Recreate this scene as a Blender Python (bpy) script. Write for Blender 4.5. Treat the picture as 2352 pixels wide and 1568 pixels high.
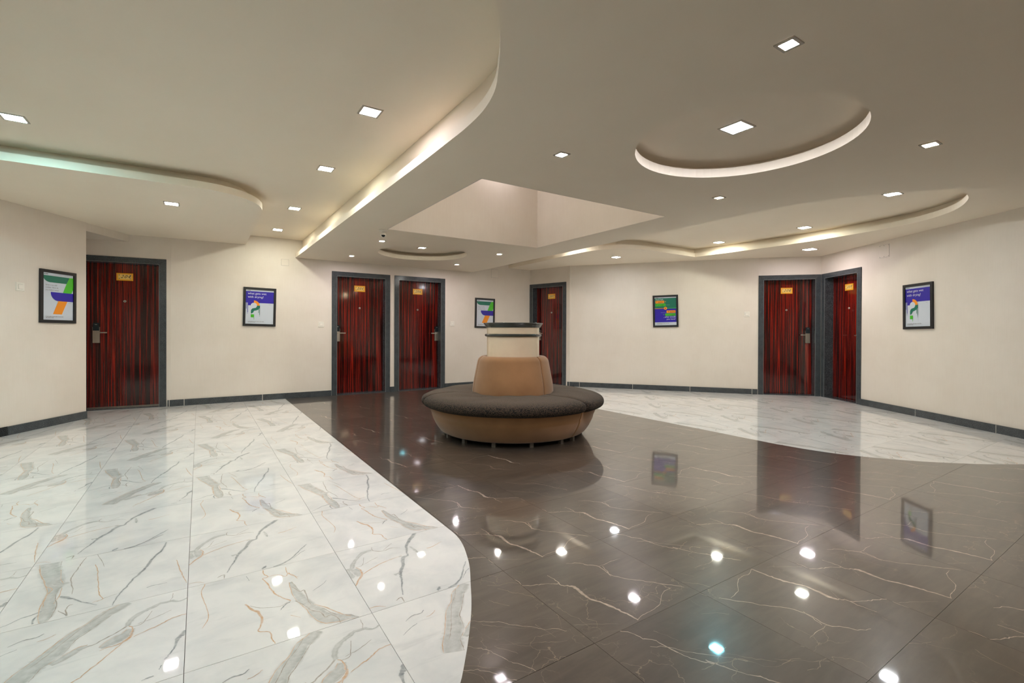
import bpy, math, random
from mathutils import Vector, Matrix
from mathutils.geometry import tessellate_polygon
random.seed(7)
C = bpy.context.scene.collection
for o in list(bpy.data.objects): bpy.data.objects.remove(o)
YAW = math.radians(33.3)
CA, SA = math.cos(YAW), math.sin(YAW)
def cw(x, y):
    """camera-aligned plan coordinates -> building grid coordinates"""
    return (x*CA + y*SA, -x*SA + y*CA)
# ------------------------------------------------------------------ camera
EYE = 1.094
cam = bpy.data.cameras.new('camera'); camo = bpy.data.objects.new('camera', cam); C.objects.link(camo)
cam.sensor_fit = 'HORIZONTAL'; cam.sensor_width = 36.0
cam.lens = 1092/2352*36
cam.shift_y = -17/2352
cam.clip_start = 0.05; cam.clip_end = 60
R = Vector((CA, -SA, 0)); F0 = Vector((SA, CA, 0)); UP = Vector((0, 0, 1))
P_ = math.atan(5.5/1092); RO = 0.0042
F = F0*math.cos(P_) - UP*math.sin(P_); U = F0*math.sin(P_) + UP*math.cos(P_)
ax = R*math.cos(RO) + U*math.sin(RO); ay = -R*math.sin(RO) + U*math.cos(RO); az = -F
m = Matrix((ax, ay, az)).transposed().to_4x4(); m.translation = Vector((0, 0, EYE))
camo.matrix_world = m
bpy.context.scene.camera = camo
# ------------------------------------------------------------------ world, exposure
w = bpy.data.worlds.new('world'); bpy.context.scene.world = w; w.use_nodes = True
w.node_tree.nodes['Background'].inputs[0].default_value = (0.9, 0.93, 1, 1)
w.node_tree.nodes['Background'].inputs[1].default_value = 0.05
vs = bpy.context.scene.view_settings
vs.view_transform = 'Standard'; vs.look = 'None'; vs.gamma = 1; vs.use_curve_mapping = False
vs.exposure = 0.0
LAMP = 3.8          # overall strength of every ceiling lamp

# ------------------------------------------------------------------ materials
def srgb(r, g, b):
    f = lambda c: (c/255/12.92) if c/255 <= 0.04045 else ((c/255+0.055)/1.055)**2.4
    return (f(r), f(g), f(b), 1)
class N:
    def __init__(s, name):
        s.m = bpy.data.materials.new(name); s.m.use_nodes = True; s.t = s.m.node_tree
        s.b = s.t.nodes['Principled BSDF']
    def n(s, kind, **kw):
        nd = s.t.nodes.new(kind)
        for k, v in kw.items():
            if k.startswith('i_'):
                key = k[2:].replace('_', ' ')
                nd.inputs[key].default_value = v
            else: setattr(nd, k, v)
        return nd
    def l(s, a, b): s.t.links.new(a, b)
    def set(s, **kw):
        for k, v in kw.items(): s.b.inputs[k.replace('_', ' ')].default_value = v
    def coords(s, scale=(1,1,1), kind='Object', rnd=False):
        tc = s.n('ShaderNodeTexCoord'); mp = s.n('ShaderNodeMapping'); mp.inputs['Scale'].default_value = scale
        s.l(tc.outputs[kind], mp.inputs['Vector'])
        if rnd:
            oi = s.n('ShaderNodeObjectInfo'); mu = s.n('ShaderNodeMath', operation='MULTIPLY'); mu.inputs[1].default_value = 37.0
            s.l(oi.outputs['Random'], mu.inputs[0]); cb = s.n('ShaderNodeCombineXYZ')
            for i in range(3): s.l(mu.outputs[0], cb.inputs[i])
            s.l(cb.outputs[0], mp.inputs['Location'])
        return mp.outputs[0]
    def noise(s, vec, scale, detail=3, rough=0.5, dist=0):
        nz = s.n('ShaderNodeTexNoise'); nz.inputs['Scale'].default_value = scale
        nz.inputs['Detail'].default_value = detail; nz.inputs['Roughness'].default_value = rough; nz.inputs['Distortion'].default_value = dist
        s.l(vec, nz.inputs['Vector']); return nz.outputs['Fac']
    def ramp(s, fac, stops, interp='LINEAR'):
        r = s.n('ShaderNodeValToRGB'); r.color_ramp.interpolation = interp
        e = r.color_ramp.elements
        while len(e) < len(stops): e.new(0.5)
        for i, (p, c) in enumerate(stops): e[i].position = p; e[i].color = c
        s.l(fac, r.inputs[0]); return r.outputs[0]
    def mix(s, fac, a, b, blend='MIX'):
        mx = s.n('ShaderNodeMix', data_type='RGBA', blend_type=blend)
        if isinstance(fac, float): mx.inputs[0].default_value = fac
        else: s.l(fac, mx.inputs[0])
        for v, i in ((a, 6), (b, 7)):
            if isinstance(v, tuple): mx.inputs[i].default_value = v
            else: s.l(v, mx.inputs[i])
        return mx.outputs[2]
    def bump(s, h, strength, dist=0.002):
        b = s.n('ShaderNodeBump'); b.inputs['Strength'].default_value = strength; b.inputs['Distance'].default_value = dist
        s.l(h, b.inputs['Height']); s.l(b.outputs[0], s.b.inputs['Normal'])
def plain(name, col, rough=0.5, metal=0.0, coat=0.0, var=0.06):
    k = N(name); v = k.coords(); f = k.noise(v, 9, 3)
    c2 = tuple(max(0, x*(1-var)) for x in col[:3]) + (1,)
    k.l(k.ramp(f, [(0.3, c2), (0.7, col)]), k.b.inputs['Base Color'])
    k.set(Roughness=rough, Metallic=metal); k.b.inputs['Coat Weight'].default_value = coat
    return k.m
def emit(name, col, strength):
    k = N(name); k.set(Base_Color=(0.8,0.8,0.8,1)); k.b.inputs['Emission Color'].default_value = col
    k.b.inputs['Emission Strength'].default_value = strength; return k.m
def wallmat():
    k = N('cream wallpaper'); v = k.coords()
    f = k.noise(v, 1.6, 4, 0.6)
    g = k.noise(k.coords((140, 140, 4)), 1.0, 2)
    c = k.ramp(f, [(0.30, WALL_A), (0.62, WALL_B)])
    k.l(k.mix(0.03, c, k.ramp(g, [(0.3, (0.3,0.28,0.25,1)), (0.7, (1,1,1,1))])), k.b.inputs['Base Color'])
    k.set(Roughness=0.55); k.bump(g, 0.05, 0.001); return k.m
WALL_A = (0.74, 0.66, 0.565, 1); WALL_B = (0.79, 0.715, 0.625, 1)
CEIL_A = (0.89, 0.79, 0.645, 1); CEIL_B = (0.92, 0.82, 0.675, 1)
def ceilmat():
    k = N('painted plaster'); v = k.coords(); f = k.noise(v, 1.1, 4, 0.6)
    k.l(k.ramp(f, [(0.3, CEIL_A), (0.7, CEIL_B)]), k.b.inputs['Base Color'])
    k.set(Roughness=0.7); k.bump(k.noise(v, 2.2, 2), 0.12, 0.01); return k.m
def tilemat(name, dark=False):
    k = N(name)
    v = k.coords((1, 1, 1), rnd=True)
    at = k.n('ShaderNodeVertexColor'); at.layer_name = 'vein'
    nf = k.noise(v, 60, 3)
    if dark:
        cl = k.noise(v, 3.0, 6, 0.65, 0.6)
        st = k.noise(k.coords((2.0, 11, 1), rnd=True), 2.0, 5, 0.6, 0.5)
        base = k.ramp(cl, [(0.28, srgb(62, 55, 48)), (0.72, srgb(86, 76, 67))])
        base = k.mix(0.35, base, k.ramp(st, [(0.35, srgb(60, 54, 48)), (0.66, srgb(98, 88, 77))]))
        vo = k.n('ShaderNodeTexVoronoi', feature='DISTANCE_TO_EDGE'); vo.inputs['Scale'].default_value = 5.5
        nz = k.n('ShaderNodeTexNoise'); nz.inputs['Scale'].default_value = 4; nz.inputs['Detail'].default_value = 5; k.l(v, nz.inputs['Vector'])
        ad = k.n('ShaderNodeVectorMath', operation='MULTIPLY_ADD'); k.l(nz.outputs['Color'], ad.inputs[0]); ad.inputs[1].default_value = (0.35,)*3; k.l(v, ad.inputs[2])
        k.l(ad.outputs[0], vo.inputs['Vector'])
        ln = k.ramp(vo.outputs['Distance'], [(0.0, (1,1,1,1)), (0.008, (0,0,0,1))])
        gate = k.ramp(k.noise(v, 3.3, 2), [(0.5, (0,0,0,1)), (0.64, (0.5,0.5,0.5,1))])
        mm = k.n('ShaderNodeMath', operation='MULTIPLY'); k.l(ln, mm.inputs[0]); k.l(gate, mm.inputs[1])
        base = k.mix(mm.outputs[0], base, srgb(176, 152, 130))
        oi = k.n('ShaderNodeObjectInfo'); base = k.mix(k.ramp(oi.outputs['Random'], [(0.0, (0,0,0,1)), (1.0, (0.22,)*3+(1,))]), base, srgb(40, 36, 32))
        k.set(Roughness=0.13)
        k.set(Roughness=0.30); k.b.inputs['IOR'].default_value = 1.42
        k.b.inputs['Coat Weight'].default_value = 0.95; k.b.inputs['Coat IOR'].default_value = 1.5
        k.l(k.ramp(k.noise(v, 5, 4), [(0.3, (0.025,)*3+(1,)), (0.75, (0.05,)*3+(1,))]), k.b.inputs['Coat Roughness'])
    else:
        cl = k.noise(v, 4.0, 5, 0.6, 0.4)
        st = k.noise(k.coords((2.2, 9, 1), rnd=True), 2.2, 4, 0.6, 0.4)
        base = k.ramp(cl, [(0.35, srgb(213, 213, 212)), (0.6, srgb(231, 229, 226))])
        base = k.mix(k.ramp(st, [(0.60, (0,0,0,1)), (0.78, (0.35,)*3+(1,))]), base, srgb(170, 172, 172))
        k.set(Roughness=0.35); k.b.inputs['IOR'].default_value = 1.4; k.b.inputs['Coat Weight'].default_value = 0.8; k.b.inputs['Coat Roughness'].default_value = 0.03
    # attribute colour = vein colour, alpha = how strongly it shows
    mod = k.mix(0.5, k.ramp(nf, [(0.3, (0.45,)*3+(1,)), (0.62, (1,)*3+(1,))]), k.ramp(k.noise(k.coords((1, 1, 1), rnd=True), 17, 4, 0.65, 1.2), [(0.35, (0.45,)*3+(1,)), (0.6, (1,)*3+(1,))]))
    mu = k.n('ShaderNodeMath', operation='MULTIPLY'); k.l(at.outputs['Alpha'], mu.inputs[0]); k.l(mod, mu.inputs[1])
    k.l(k.mix(mu.outputs[0], base, at.outputs['Color']), k.b.inputs['Base Color'])
    return k.m
def granite():
    k = N('dark speckled granite'); v = k.coords()
    f = k.noise(v, 170, 3, 0.7); g = k.noise(v, 12, 3)
    c = k.ramp(f, [(0.36, srgb(36, 41, 44)), (0.53, srgb(68, 74, 78)), (0.70, srgb(130, 134, 136))])
    k.l(k.mix(k.ramp(g, [(0.4, (0,0,0,1)), (0.7, (0.4,)*3+(1,))]), c, srgb(40, 46, 48)), k.b.inputs['Base Color'])
    k.set(Roughness=0.16); return k.m
def veneer():
    k = N('striped red brown veneer')
    v = k.coords((1, 1, 0.012))
    a = k.noise(v, 55, 4, 0.6); b = k.noise(k.coords((1, 1, 0.008)), 150, 2)
    c = k.ramp(a, [(0.36, srgb(34, 12, 11)), (0.47, srgb(66, 15, 13)), (0.55, srgb(132, 26, 18)), (0.66, srgb(180, 48, 27))])
    c = k.mix(k.ramp(b, [(0.42, (0.75,)*3+(1,)), (0.6, (0,0,0,1))]), c, srgb(30, 11, 11))
    k.l(c, k.b.inputs['Base Color'])
    k.set(Roughness=0.09); k.b.inputs['Coat Weight'].default_value = 0.4; k.b.inputs['Coat Roughness'].default_value = 0.05
    return k.m
def suede():
    k = N('tan suede'); v = k.coords()
    a = k.noise(v, 3, 4); b = k.noise(v, 260, 2)
    c = k.ramp(a, [(0.3, srgb(134, 96, 60)), (0.7, srgb(157, 115, 76))])
    k.l(c, k.b.inputs['Base Color']); k.set(Roughness=0.9)
    k.b.inputs['Sheen Weight'].default_value = 0.3; k.bump(b, 0.25, 0.002); return k.m
def pebble():
    k = N('pebble patterned fabric'); v = k.coords((1, 1, 1.0))
    vo = k.n('ShaderNodeTexVoronoi', feature='DISTANCE_TO_EDGE'); vo.inputs['Scale'].default_value = 105
    nz = k.n('ShaderNodeTexNoise'); nz.inputs['Scale'].default_value = 30; k.l(v, nz.inputs['Vector'])
    ad = k.n('ShaderNodeVectorMath', operation='MULTIPLY_ADD'); k.l(nz.outputs['Color'], ad.inputs[0]); ad.inputs[1].default_value = (0.02,)*3; k.l(v, ad.inputs[2])
    k.l(ad.outputs[0], vo.inputs['Vector'])
    cell = k.ramp(vo.outputs['Distance'], [(0.13, srgb(14, 12, 10)), (0.27, srgb(98, 78, 58)), (0.46, srgb(60, 47, 37))])
    worn = k.ramp(k.noise(v, 240, 3), [(0.35, srgb(58, 49, 41)), (0.65, srgb(94, 81, 68))])
    # the pile is worn smooth on the sitting surface, the print survives on the rolled edge
    tc = k.n('ShaderNodeNewGeometry'); sp = k.n('ShaderNodeSeparateXYZ'); k.l(tc.outputs['Position'], sp.inputs[0])
    mr = k.n('ShaderNodeMapRange'); mr.inputs['From Min'].default_value = 0.405; mr.inputs['From Max'].default_value = 0.448; k.l(sp.outputs['Z'], mr.inputs['Value'])
    k.l(k.mix(mr.outputs[0], cell, worn), k.b.inputs['Base Color'])
    k.set(Roughness=0.95);     k.bump(vo.outputs['Distance'], 0.3, 0.003); return k.m
M = dict(
    wall=wallmat(), ceil=ceilmat(), white=tilemat('veined white marble tile'), dark=tilemat('grey brown marble tile', True),
    granite=granite(), veneer=veneer(), suede=suede(), pebble=pebble(),
    grout=plain('grey grout', srgb(120, 116, 110), 0.8), lgrout=plain('pale grout', srgb(205, 200, 190), 0.8),
    mitre=plain('polished granite edge', srgb(120, 124, 124), 0.3),
    black=plain('black frame', srgb(24, 24, 26), 0.4), plastic=plain('white plastic', srgb(240, 234, 222), 0.35),
    steel=plain('brushed steel', srgb(205, 200, 190), 0.28, 1.0), smoke=plain('smoked black plastic', srgb(30, 40, 44), 0.2),
    brass=plain('yellow plate', srgb(250, 176, 30), 0.3), ivory=plain('ivory plate', srgb(255, 214, 120), 0.35),
    ink=plain('black ink', srgb(28, 24, 22), 0.5), cream=plain('glossy cream paint', srgb(228, 208, 180), 0.22, coat=0.3),
    band=plain('dark green grey gloss', srgb(52, 54, 50), 0.2, coat=0.3), paper=plain('white print', srgb(205, 212, 222), 0.25, var=0.02),
    p_green=plain('green print', srgb(24, 112, 90), 0.3, var=0.02), p_lime=plain('lime print', srgb(74, 190, 34), 0.3, var=0.02),
    p_blue=plain('blue print', srgb(44, 30, 160), 0.3, var=0.02), p_orange=plain('orange print', srgb(244, 148, 30), 0.3, var=0.02),
    p_text=plain('grey print', srgb(120, 116, 112), 0.4, var=0.02), p_white=plain('light lettering', srgb(226, 228, 240), 0.3, var=0.02),
    p_ink=plain('dark lettering', srgb(40, 40, 30), 0.3, var=0.02),
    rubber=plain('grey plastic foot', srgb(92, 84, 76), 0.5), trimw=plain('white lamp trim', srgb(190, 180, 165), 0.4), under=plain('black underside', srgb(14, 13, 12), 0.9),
)
# ------------------------------------------------------------------ mesh helpers
class B:
    def __init__(s): s.v = []; s.f = []; s.mi = []; s.mats = []; s.smooth = []
    def mat(s, name):
        if name not in s.mats: s.mats.append(name)
        return s.mats.index(name)
    def add(s, vs, fs, mat, smooth=False):
        o = len(s.v); s.v += [tuple(p) for p in vs]; k = s.mat(mat)
        for f in fs: s.f.append([i+o for i in f]); s.mi.append(k); s.smooth.append(smooth)
    def box(s, x0, x1, y0, y1, z0, z1, mat):
        v = [(x, y, z) for x in (x0, x1) for y in (y0, y1) for z in (z0, z1)]
        s.add(v, [(0,1,3,2), (4,6,7,5), (0,4,5,1), (2,3,7,6), (0,2,6,4), (1,5,7,3)], mat)
    def prism(s, polys, z0, z1, mat, tf=None, smooth=False):
        """polys: [outer, hole, ...] lists of (x,y)"""
        allp = [p for q in polys for p in q]; n = len(allp)
        tr = tessellate_polygon([[Vector((x, y, 0)) for x, y in q] for q in polys])
        v = [(x, y, z0) for x, y in allp] + [(x, y, z1) for x, y in allp]
        if tf: v = [tf(*p) for p in v]
        fs = []
        for a, b, c in tr:
            area = (allp[b][0]-allp[a][0])*(allp[c][1]-allp[a][1]) - (allp[b][1]-allp[a][1])*(allp[c][0]-allp[a][0])
            if abs(area) < 1e-12: continue
            if area < 0: b, c = c, b
            fs.append((c, b, a)); fs.append((a+n, b+n, c+n))
        s.add(v, fs, mat)
        o = 0
        base = len(s.v) - 2*n
        k = s.mat(mat)
        for qi, q in enumerate(polys):
            L = len(q); ar = sum(q[i][0]*q[(i+1) % L][1]-q[(i+1) % L][0]*q[i][1] for i in range(L))
            fl = (ar > 0) == (qi == 0)
            for i in range(L):
                a, b = base+o+i, base+o+(i+1) % L
                s.f.append([a, b, b+n, a+n] if fl else [b, a, a+n, b+n]); s.mi.append(k); s.smooth.append(smooth)
            o += L
    def lathe(s, prof, mat, n=48, cx=0, cy=0, closed=False, smooth=True):
        v = []; fs = []; m_ = len(prof)
        for i in range(n):
            a = 2*math.pi*i/n
            v += [(cx+r*math.cos(a), cy+r*math.sin(a), z) for r, z in prof]
        for i in range(n):
            j = (i+1) % n
            for k in range(m_ if closed else m_-1):
                k2 = (k+1) % m_
                fs.append((i*m_+k, j*m_+k, j*m_+k2, i*m_+k2))
        s.add(v, fs, mat, smooth)
    def build(s, name, parent=None, mesh_only=False):
        me = bpy.data.meshes.new(name); me.from_pydata(s.v, [], s.f)
        for mn in s.mats: me.materials.append(M[mn] if isinstance(mn, str) else mn)
        me.polygons.foreach_set('material_index', s.mi); me.polygons.foreach_set('use_smooth', s.smooth)
        me.validate(); me.update()
        if mesh_only: return me
        return link(name, me, parent)
def link(name, me, parent=None, loc=None):
    o = bpy.data.objects.new(name, me); C.objects.link(o)
    if parent: o.parent = parent
    if loc: o.location = loc
    return o
def tag(o, label=None, cat=None, group=None, kind=None):
    if label: o['label'] = label
    if cat: o['category'] = cat
    if group: o['group'] = group
    if kind: o['kind'] = kind
    return o
def empty(name, loc=(0,0,0), rz=0.0):
    o = bpy.data.objects.new(name, None); C.objects.link(o); o.location = loc; o.rotation_euler = (0, 0, rz)
    o.empty_display_size = 0.1; return o
def text_mesh(body, size, shear=0.0, offset=0.0, align='CENTER', space=1.0, lines=1.0):
    cu = bpy.data.curves.new('t', 'FONT'); cu.body = body; cu.size = size; cu.shear = shear; cu.offset = offset
    cu.align_x = align; cu.align_y = 'CENTER'; cu.space_character = space; cu.space_line = lines; cu.resolution_u = 3
    ob = bpy.data.objects.new('t', cu); C.objects.link(ob)
    me = bpy.data.meshes.new_from_object(ob.evaluated_get(bpy.context.evaluated_depsgraph_get()))
    bpy.data.objects.remove(ob); bpy.data.curves.remove(cu)
    v = [tuple(p.co) for p in me.vertices]; f = [list(p.vertices) for p in me.polygons]
    bpy.data.meshes.remove(me); return v, f
def put_text(b, body, size, x, z, y, mat, **kw):
    """lettering standing in the xz plane of a wall frame, facing -y"""
    v, f = text_mesh(body, size, **kw)
    b.add([(x+p[0], y, z+p[1]) for p in v], f, mat)
# wall frames: origin P, x along P->Q, y away from the room, z up
def frame_of(P, Q):
    dx, dy = Q[0]-P[0], Q[1]-P[1]; L = math.hypot(dx, dy); return L, math.atan2(dy, dx)
def on_wall(P, Q, s, z=0.0, depth=0.0):
    L, a = frame_of(P, Q)
    return (P[0]+s*math.cos(a)-depth*math.sin(a), P[1]+s*math.sin(a)+depth*math.cos(a), z), a
# ------------------------------------------------------------------ plan (building grid, metres)
H_TOP, H_MID, H_LOW = 2.57, 2.42, 2.28
W1 = (cw(-4.86, -3.0), cw(-5.264, 5.876))
W204 = (cw(-5.84, 6.353), cw(-4.94, 6.82))
W2 = (cw(-4.94, 6.82), cw(0.3846, 10.25))
W207 = (cw(0.3846, 10.25), cw(1.12, 9.58))
W4 = (cw(1.12, 9.58), cw(4.37, 8.44))
W208 = (cw(4.37, 8.44), cw(5.335, 8.21))
W5 = (cw(5.335, 8.21), cw(5.387, -3.0))
WB = (cw(5.387, -3.0), cw(-4.86, -3.0))
DH = 2.105   # height over the door surrounds
def wall(name, PQ, openings, label, z1=H_TOP+0.02, t=0.18, ext=(0.0, 0.0)):
    P, Q = PQ; L, a = frame_of(P, Q); b = B()
    s = -ext[0]
    for s0, s1 in openings:
        if s0 > s: b.box(s, s0, 0, t, 0, z1, 'wall')
        b.box(s0, s1, 0, t, DH-0.03, z1, 'wall'); s = s1
    b.box(s, L+ext[1], 0, t, 0, z1, 'wall')
    o = b.build(name); o.location = (P[0], P[1], 0); o.rotation_euler = (0, 0, a)
    tag(o, label, 'wall', kind='structure'); return o
DOORS = [
 # wall, s0, width, number, lock side, lock x
 (W204, 0.0, 1.0, '204', 0, 0.19, 'dark red brown striped door 204 beside the leftmost poster, its foot on white marble'),
 (W2, 2.249, 1.006, '205', 0, 0.122, 'striped red brown door 205, left one of the two neighbouring doors left of the sofa'),
 (W2, 3.335, 1.0, '206', 1, 0.88, 'striped red brown door 206, right one of the two neighbouring doors left of the sofa'),
 (W207, 0.0, 0.96, '207', 0, 0.16, 'striped red brown door 207 half hidden behind the round column'),
 (W208, 0.0, 0.985, '208', 1, 0.828, 'bright red striped door 208 left of the right hand corner'),
 (W5, 0.02, 0.925, '209', 1, 0.80, 'narrow looking red striped door 209 in the right wall, against the corner'),
 (W5, 3.30, 1.0, '210', 0, 0.13, 'striped door further along the right wall, mirrored as a dark strip in the floor'),
]
# ---- floor slab under the tiles
room = [W1[0], W1[1], cw(-5.95, 5.9), cw(-5.98, 6.28), W204[1], W2[1], W207[1], W4[1], W208[1], W5[1]]
b = B(); b.prism([[cw(-6.6,-3.4), cw(5.8,-3.4), cw(5.8,8.6), cw(1.5,9.9), cw(0.4,10.7), cw(-6.6,6.4)]], -0.12, -0.008, 'grout')
floor = tag(b.build('floor'), 'floor of white and grey brown marble tiles laid in curved zones', 'floor', kind='structure')
# ---- walls
op = lambda W: [(d[1]+0.03, d[1]+d[2]-0.03) for d in DOORS if d[0] is W]
wall('wall_left', W1, [], 'cream wall at far left carrying a poster and a switch', t=0.60, ext=(0.2, 0.0))
wall('wall_left_recess', W204, op(W204), 'short cream wall around door 204', ext=(0.12, 0.04))
wall('wall_back', W2, op(W2), 'long cream wall with doors 205 and 206', ext=(0.0, 0.15))
wall('wall_back_corner', W207, op(W207), 'short cream wall around door 207', ext=(0.0, 0.05))
wall('wall_right_rear', W4, [], 'cream wall between doors 207 and 208 with one poster', ext=(0.0, 0.0))
wall('wall_right_corner', W208, op(W208), 'short cream wall around door 208', ext=(0.0, 0.1))
wall('wall_right', W5, op(W5), 'cream wall along the right side with door 209 and a poster', ext=(0.0, 0.2))
wall('wall_near', WB, [], 'cream wall behind the viewer', ext=(0.2, 0.6))
b = B(); b.prism([[cw(-5.28,5.87), cw(-5.34,6.72), cw(-6.2,6.3), cw(-6.2,5.87)]], 2.32, H_TOP+0.01, 'wall')
tag(b.build('trim_1'), 'bulkhead bridging from the left wall to the wall over door 204', 'bulkhead', kind='structure')
b = B(); b.prism([[cw(-5.95,5.86), cw(-5.95,6.31), cw(-6.1,6.31), cw(-6.1,5.86)]], 0, H_TOP+0.01, 'wall')
tag(b.build('wall_recess_side'), 'cream side of the niche beside door 204', 'wall', kind='structure')
# ------------------------------------------------------------------ ceilings
def offset(pl, d):
    out = []
    for i, p in enumerate(pl):
        a = pl[max(i-1, 0)]; c = pl[min(i+1, len(pl)-1)]
        dx, dy = c[0]-a[0], c[1]-a[1]; L = math.hypot(dx, dy) or 1
        out.append((p[0]-dy/L*d, p[1]+dx/L*d))
    return out
def smooth(pl, k=4):
    """Catmull-Rom through the points"""
    out = []
    for i in range(len(pl)-1):
        p0 = pl[max(i-1,0)]; p1 = pl[i]; p2 = pl[i+1]; p3 = pl[min(i+2, len(pl)-1)]
        for j in range(k):
            t = j/k
            out.append(tuple(0.5*((2*p1[q]) + (-p0[q]+p2[q])*t + (2*p0[q]-5*p1[q]+4*p2[q]-p3[q])*t*t + (-p0[q]+3*p1[q]-3*p2[q]+p3[q])*t**3) for q in (0,1)))
    out.append(pl[-1]); return out
def circle(cx, cy, r, n=72): return [(cx+r*math.cos(2*math.pi*i/n), cy+r*math.sin(2*math.pi*i/n)) for i in range(n)]
SH = [(1.82, 3.215), (4.0, 3.215), (4.0, 5.445), (1.82, 5.445)]      # light shaft
SHo = [(1.82, 3.215), (4.0, 3.215), (4.0, 5.445), (1.82, 5.445)]
RB = (2.85, 1.715, 0.65); RS = (2.86, 6.84, 0.67)
left_edge = [(1.298, 8.55), (1.30, 6), (1.303, 3.6)] + smooth([(1.303, 3.0), (1.300, 2.7), (1.296, 2.477), (1.273, 2.233), (1.217, 2.02), (1.14, 1.86), (1.06, 1.715), (0.98, 1.585), (0.88, 1.455), (0.76, 1.33), (0.6, 1.2), (0.35, 1.06), (0.0, 0.95), (-0.6, 0.82), (-1.5, 0.7)]) + [(-3.5, 0.5), (-6.3, 0.3)]
right_edge = [(6.75, 0.02), (6.1, 0.50)] + smooth([(5.551, 0.944), (5.327, 1.130), (5.195, 1.248), (5.06, 1.40), (4.939, 1.545), (4.81, 1.72), (4.712, 1.90), (4.632, 2.113), (4.590, 2.33), (4.575, 2.60), (4.570, 3.0)]) + [(4.570, 5.0), (4.570, 8.55)]
outer = left_edge + [cw(-5.1,-3.15), cw(5.55,-3.15)] + right_edge
in_l = offset(left_edge, 0.105); in_r = offset(right_edge, 0.08)
inner = in_l + [cw(-5.1,-3.15), cw(5.55,-3.15)] + in_r
b = B()
b.prism([outer, SH, circle(*RB), circle(*RS)], H_LOW, H_LOW+0.065, 'ceil', smooth=False)
b.prism([inner, SH, circle(RB[0], RB[1], RB[2]+0.12), circle(RS[0], RS[1], RS[2]+0.12)], H_LOW+0.066, H_TOP-0.001, 'ceil')
b.prism([circle(RB[0], RB[1], RB[2]+0.119, 60)], 2.40, 2.42, 'ceil'); b.prism([circle(RS[0], RS[1], RS[2]+0.119, 60)], 2.40, 2.42, 'ceil')
tag(b.build('trim_2'), 'low central plaster soffit with a square light shaft and two round coffers', 'ceiling soffit', kind='structure')
lip = [(-2.95, 5.31), (-1.3, 5.31), (-0.43, 5.308)] + smooth([(-0.1, 5.31), (0.10, 5.325), (0.27, 5.39), (0.40, 5.50), (0.50, 5.65), (0.56, 5.82), (0.585, 6.02), (0.590, 6.3)]) + [(0.590, 8.55)]
rest = [(-0.42, 8.55), cw(-5.9, 6.45), cw(-5.4, 5.9)]
b = B(); b.prism([lip+rest], H_MID, H_MID+0.066, 'ceil'); b.prism([offset(lip, 0.13)+rest], H_MID+0.067, H_TOP-0.001, 'ceil')
tag(b.build('trim_3'), 'rounded plaster soffit above the left poster and door 204', 'ceiling soffit', kind='structure')
lipr = [(5.40, 8.5), (5.385, 7.247)] + smooth([(5.345, 6.7), (5.328, 6.3), (5.332, 5.95), (5.385, 5.66), (5.50, 5.46), (5.66, 5.32), (5.86, 5.245), (6.1, 5.22), (6.4, 5.218)]) + [(7.28, 5.225), (7.36, 4.4)] + smooth([(7.395, 3.74), (7.385, 3.3), (7.33, 2.8), (7.23, 2.3), (7.08, 1.98), (6.88, 1.75), (6.669, 1.60), (6.426, 1.49), (6.22, 1.43), (5.95, 1.405), (5.6, 1.40)]) + [(5.0, 1.42)]
corner = cw(5.45, 8.35)
restr = [(5.45, 1.02), (6.75, 0.05), corner, cw(4.42, 8.56), cw(1.2, 9.70), cw(0.42, 10.36)]
b = B(); b.prism([lipr+restr], H_MID, H_MID+0.066, 'ceil'); b.prism([offset(lipr, 0.10)[:-1]+[(5.3, 1.2)]+restr], H_MID+0.067, H_TOP-0.001, 'ceil')
tag(b.build('trim_4'), 'plaster soffit running around the right hand walls', 'ceiling soffit', kind='structure')
b = B(); b.prism([[cw(-6.6,-3.4), cw(5.8,-3.4), cw(5.8,8.6), cw(1.5,9.9), cw(0.4,10.7), cw(-6.6,6.4)], SHo], H_TOP, H_TOP+0.12, 'ceil')
ceiling = tag(b.build('ceiling'), 'upper plaster ceiling of the lobby', 'ceiling', kind='structure')
b = B()
T = 0.1; x0, y0 = SH[0]; x1, y1 = SH[2]; ZS = 3.45
b.box(x0-T, x0, y0-T, y1+T, H_TOP+0.12, ZS, 'wall'); b.box(x1, x1+T, y0-T, y1+T, H_TOP+0.12, ZS, 'wall')
b.box(x0, x1, y0-T, y0, H_TOP+0.12, ZS, 'wall'); b.box(x0, x1, y1, y1+T, H_TOP+0.12, ZS, 'wall')
b.box(x0-T, x1+T, y0-T, y1+T, ZS, ZS+0.1, 'ceil')
G_ = 0.012; ZL = H_LOW+0.001
b.box(x0-0.002, x0+G_, y0, y1, ZL, ZS, 'wall'); b.box(x1-G_, x1+0.002, y0, y1, ZL, ZS, 'wall')
b.box(x0+G_, x1-G_, y0-0.002, y0+G_, ZL, ZS, 'wall'); b.box(x0+G_, x1-G_, y1-G_, y1+0.002, ZL, ZS, 'wall')
tag(b.build('trim_5'), 'tall square light shaft above the round sofa', 'light shaft', kind='structure')

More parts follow.
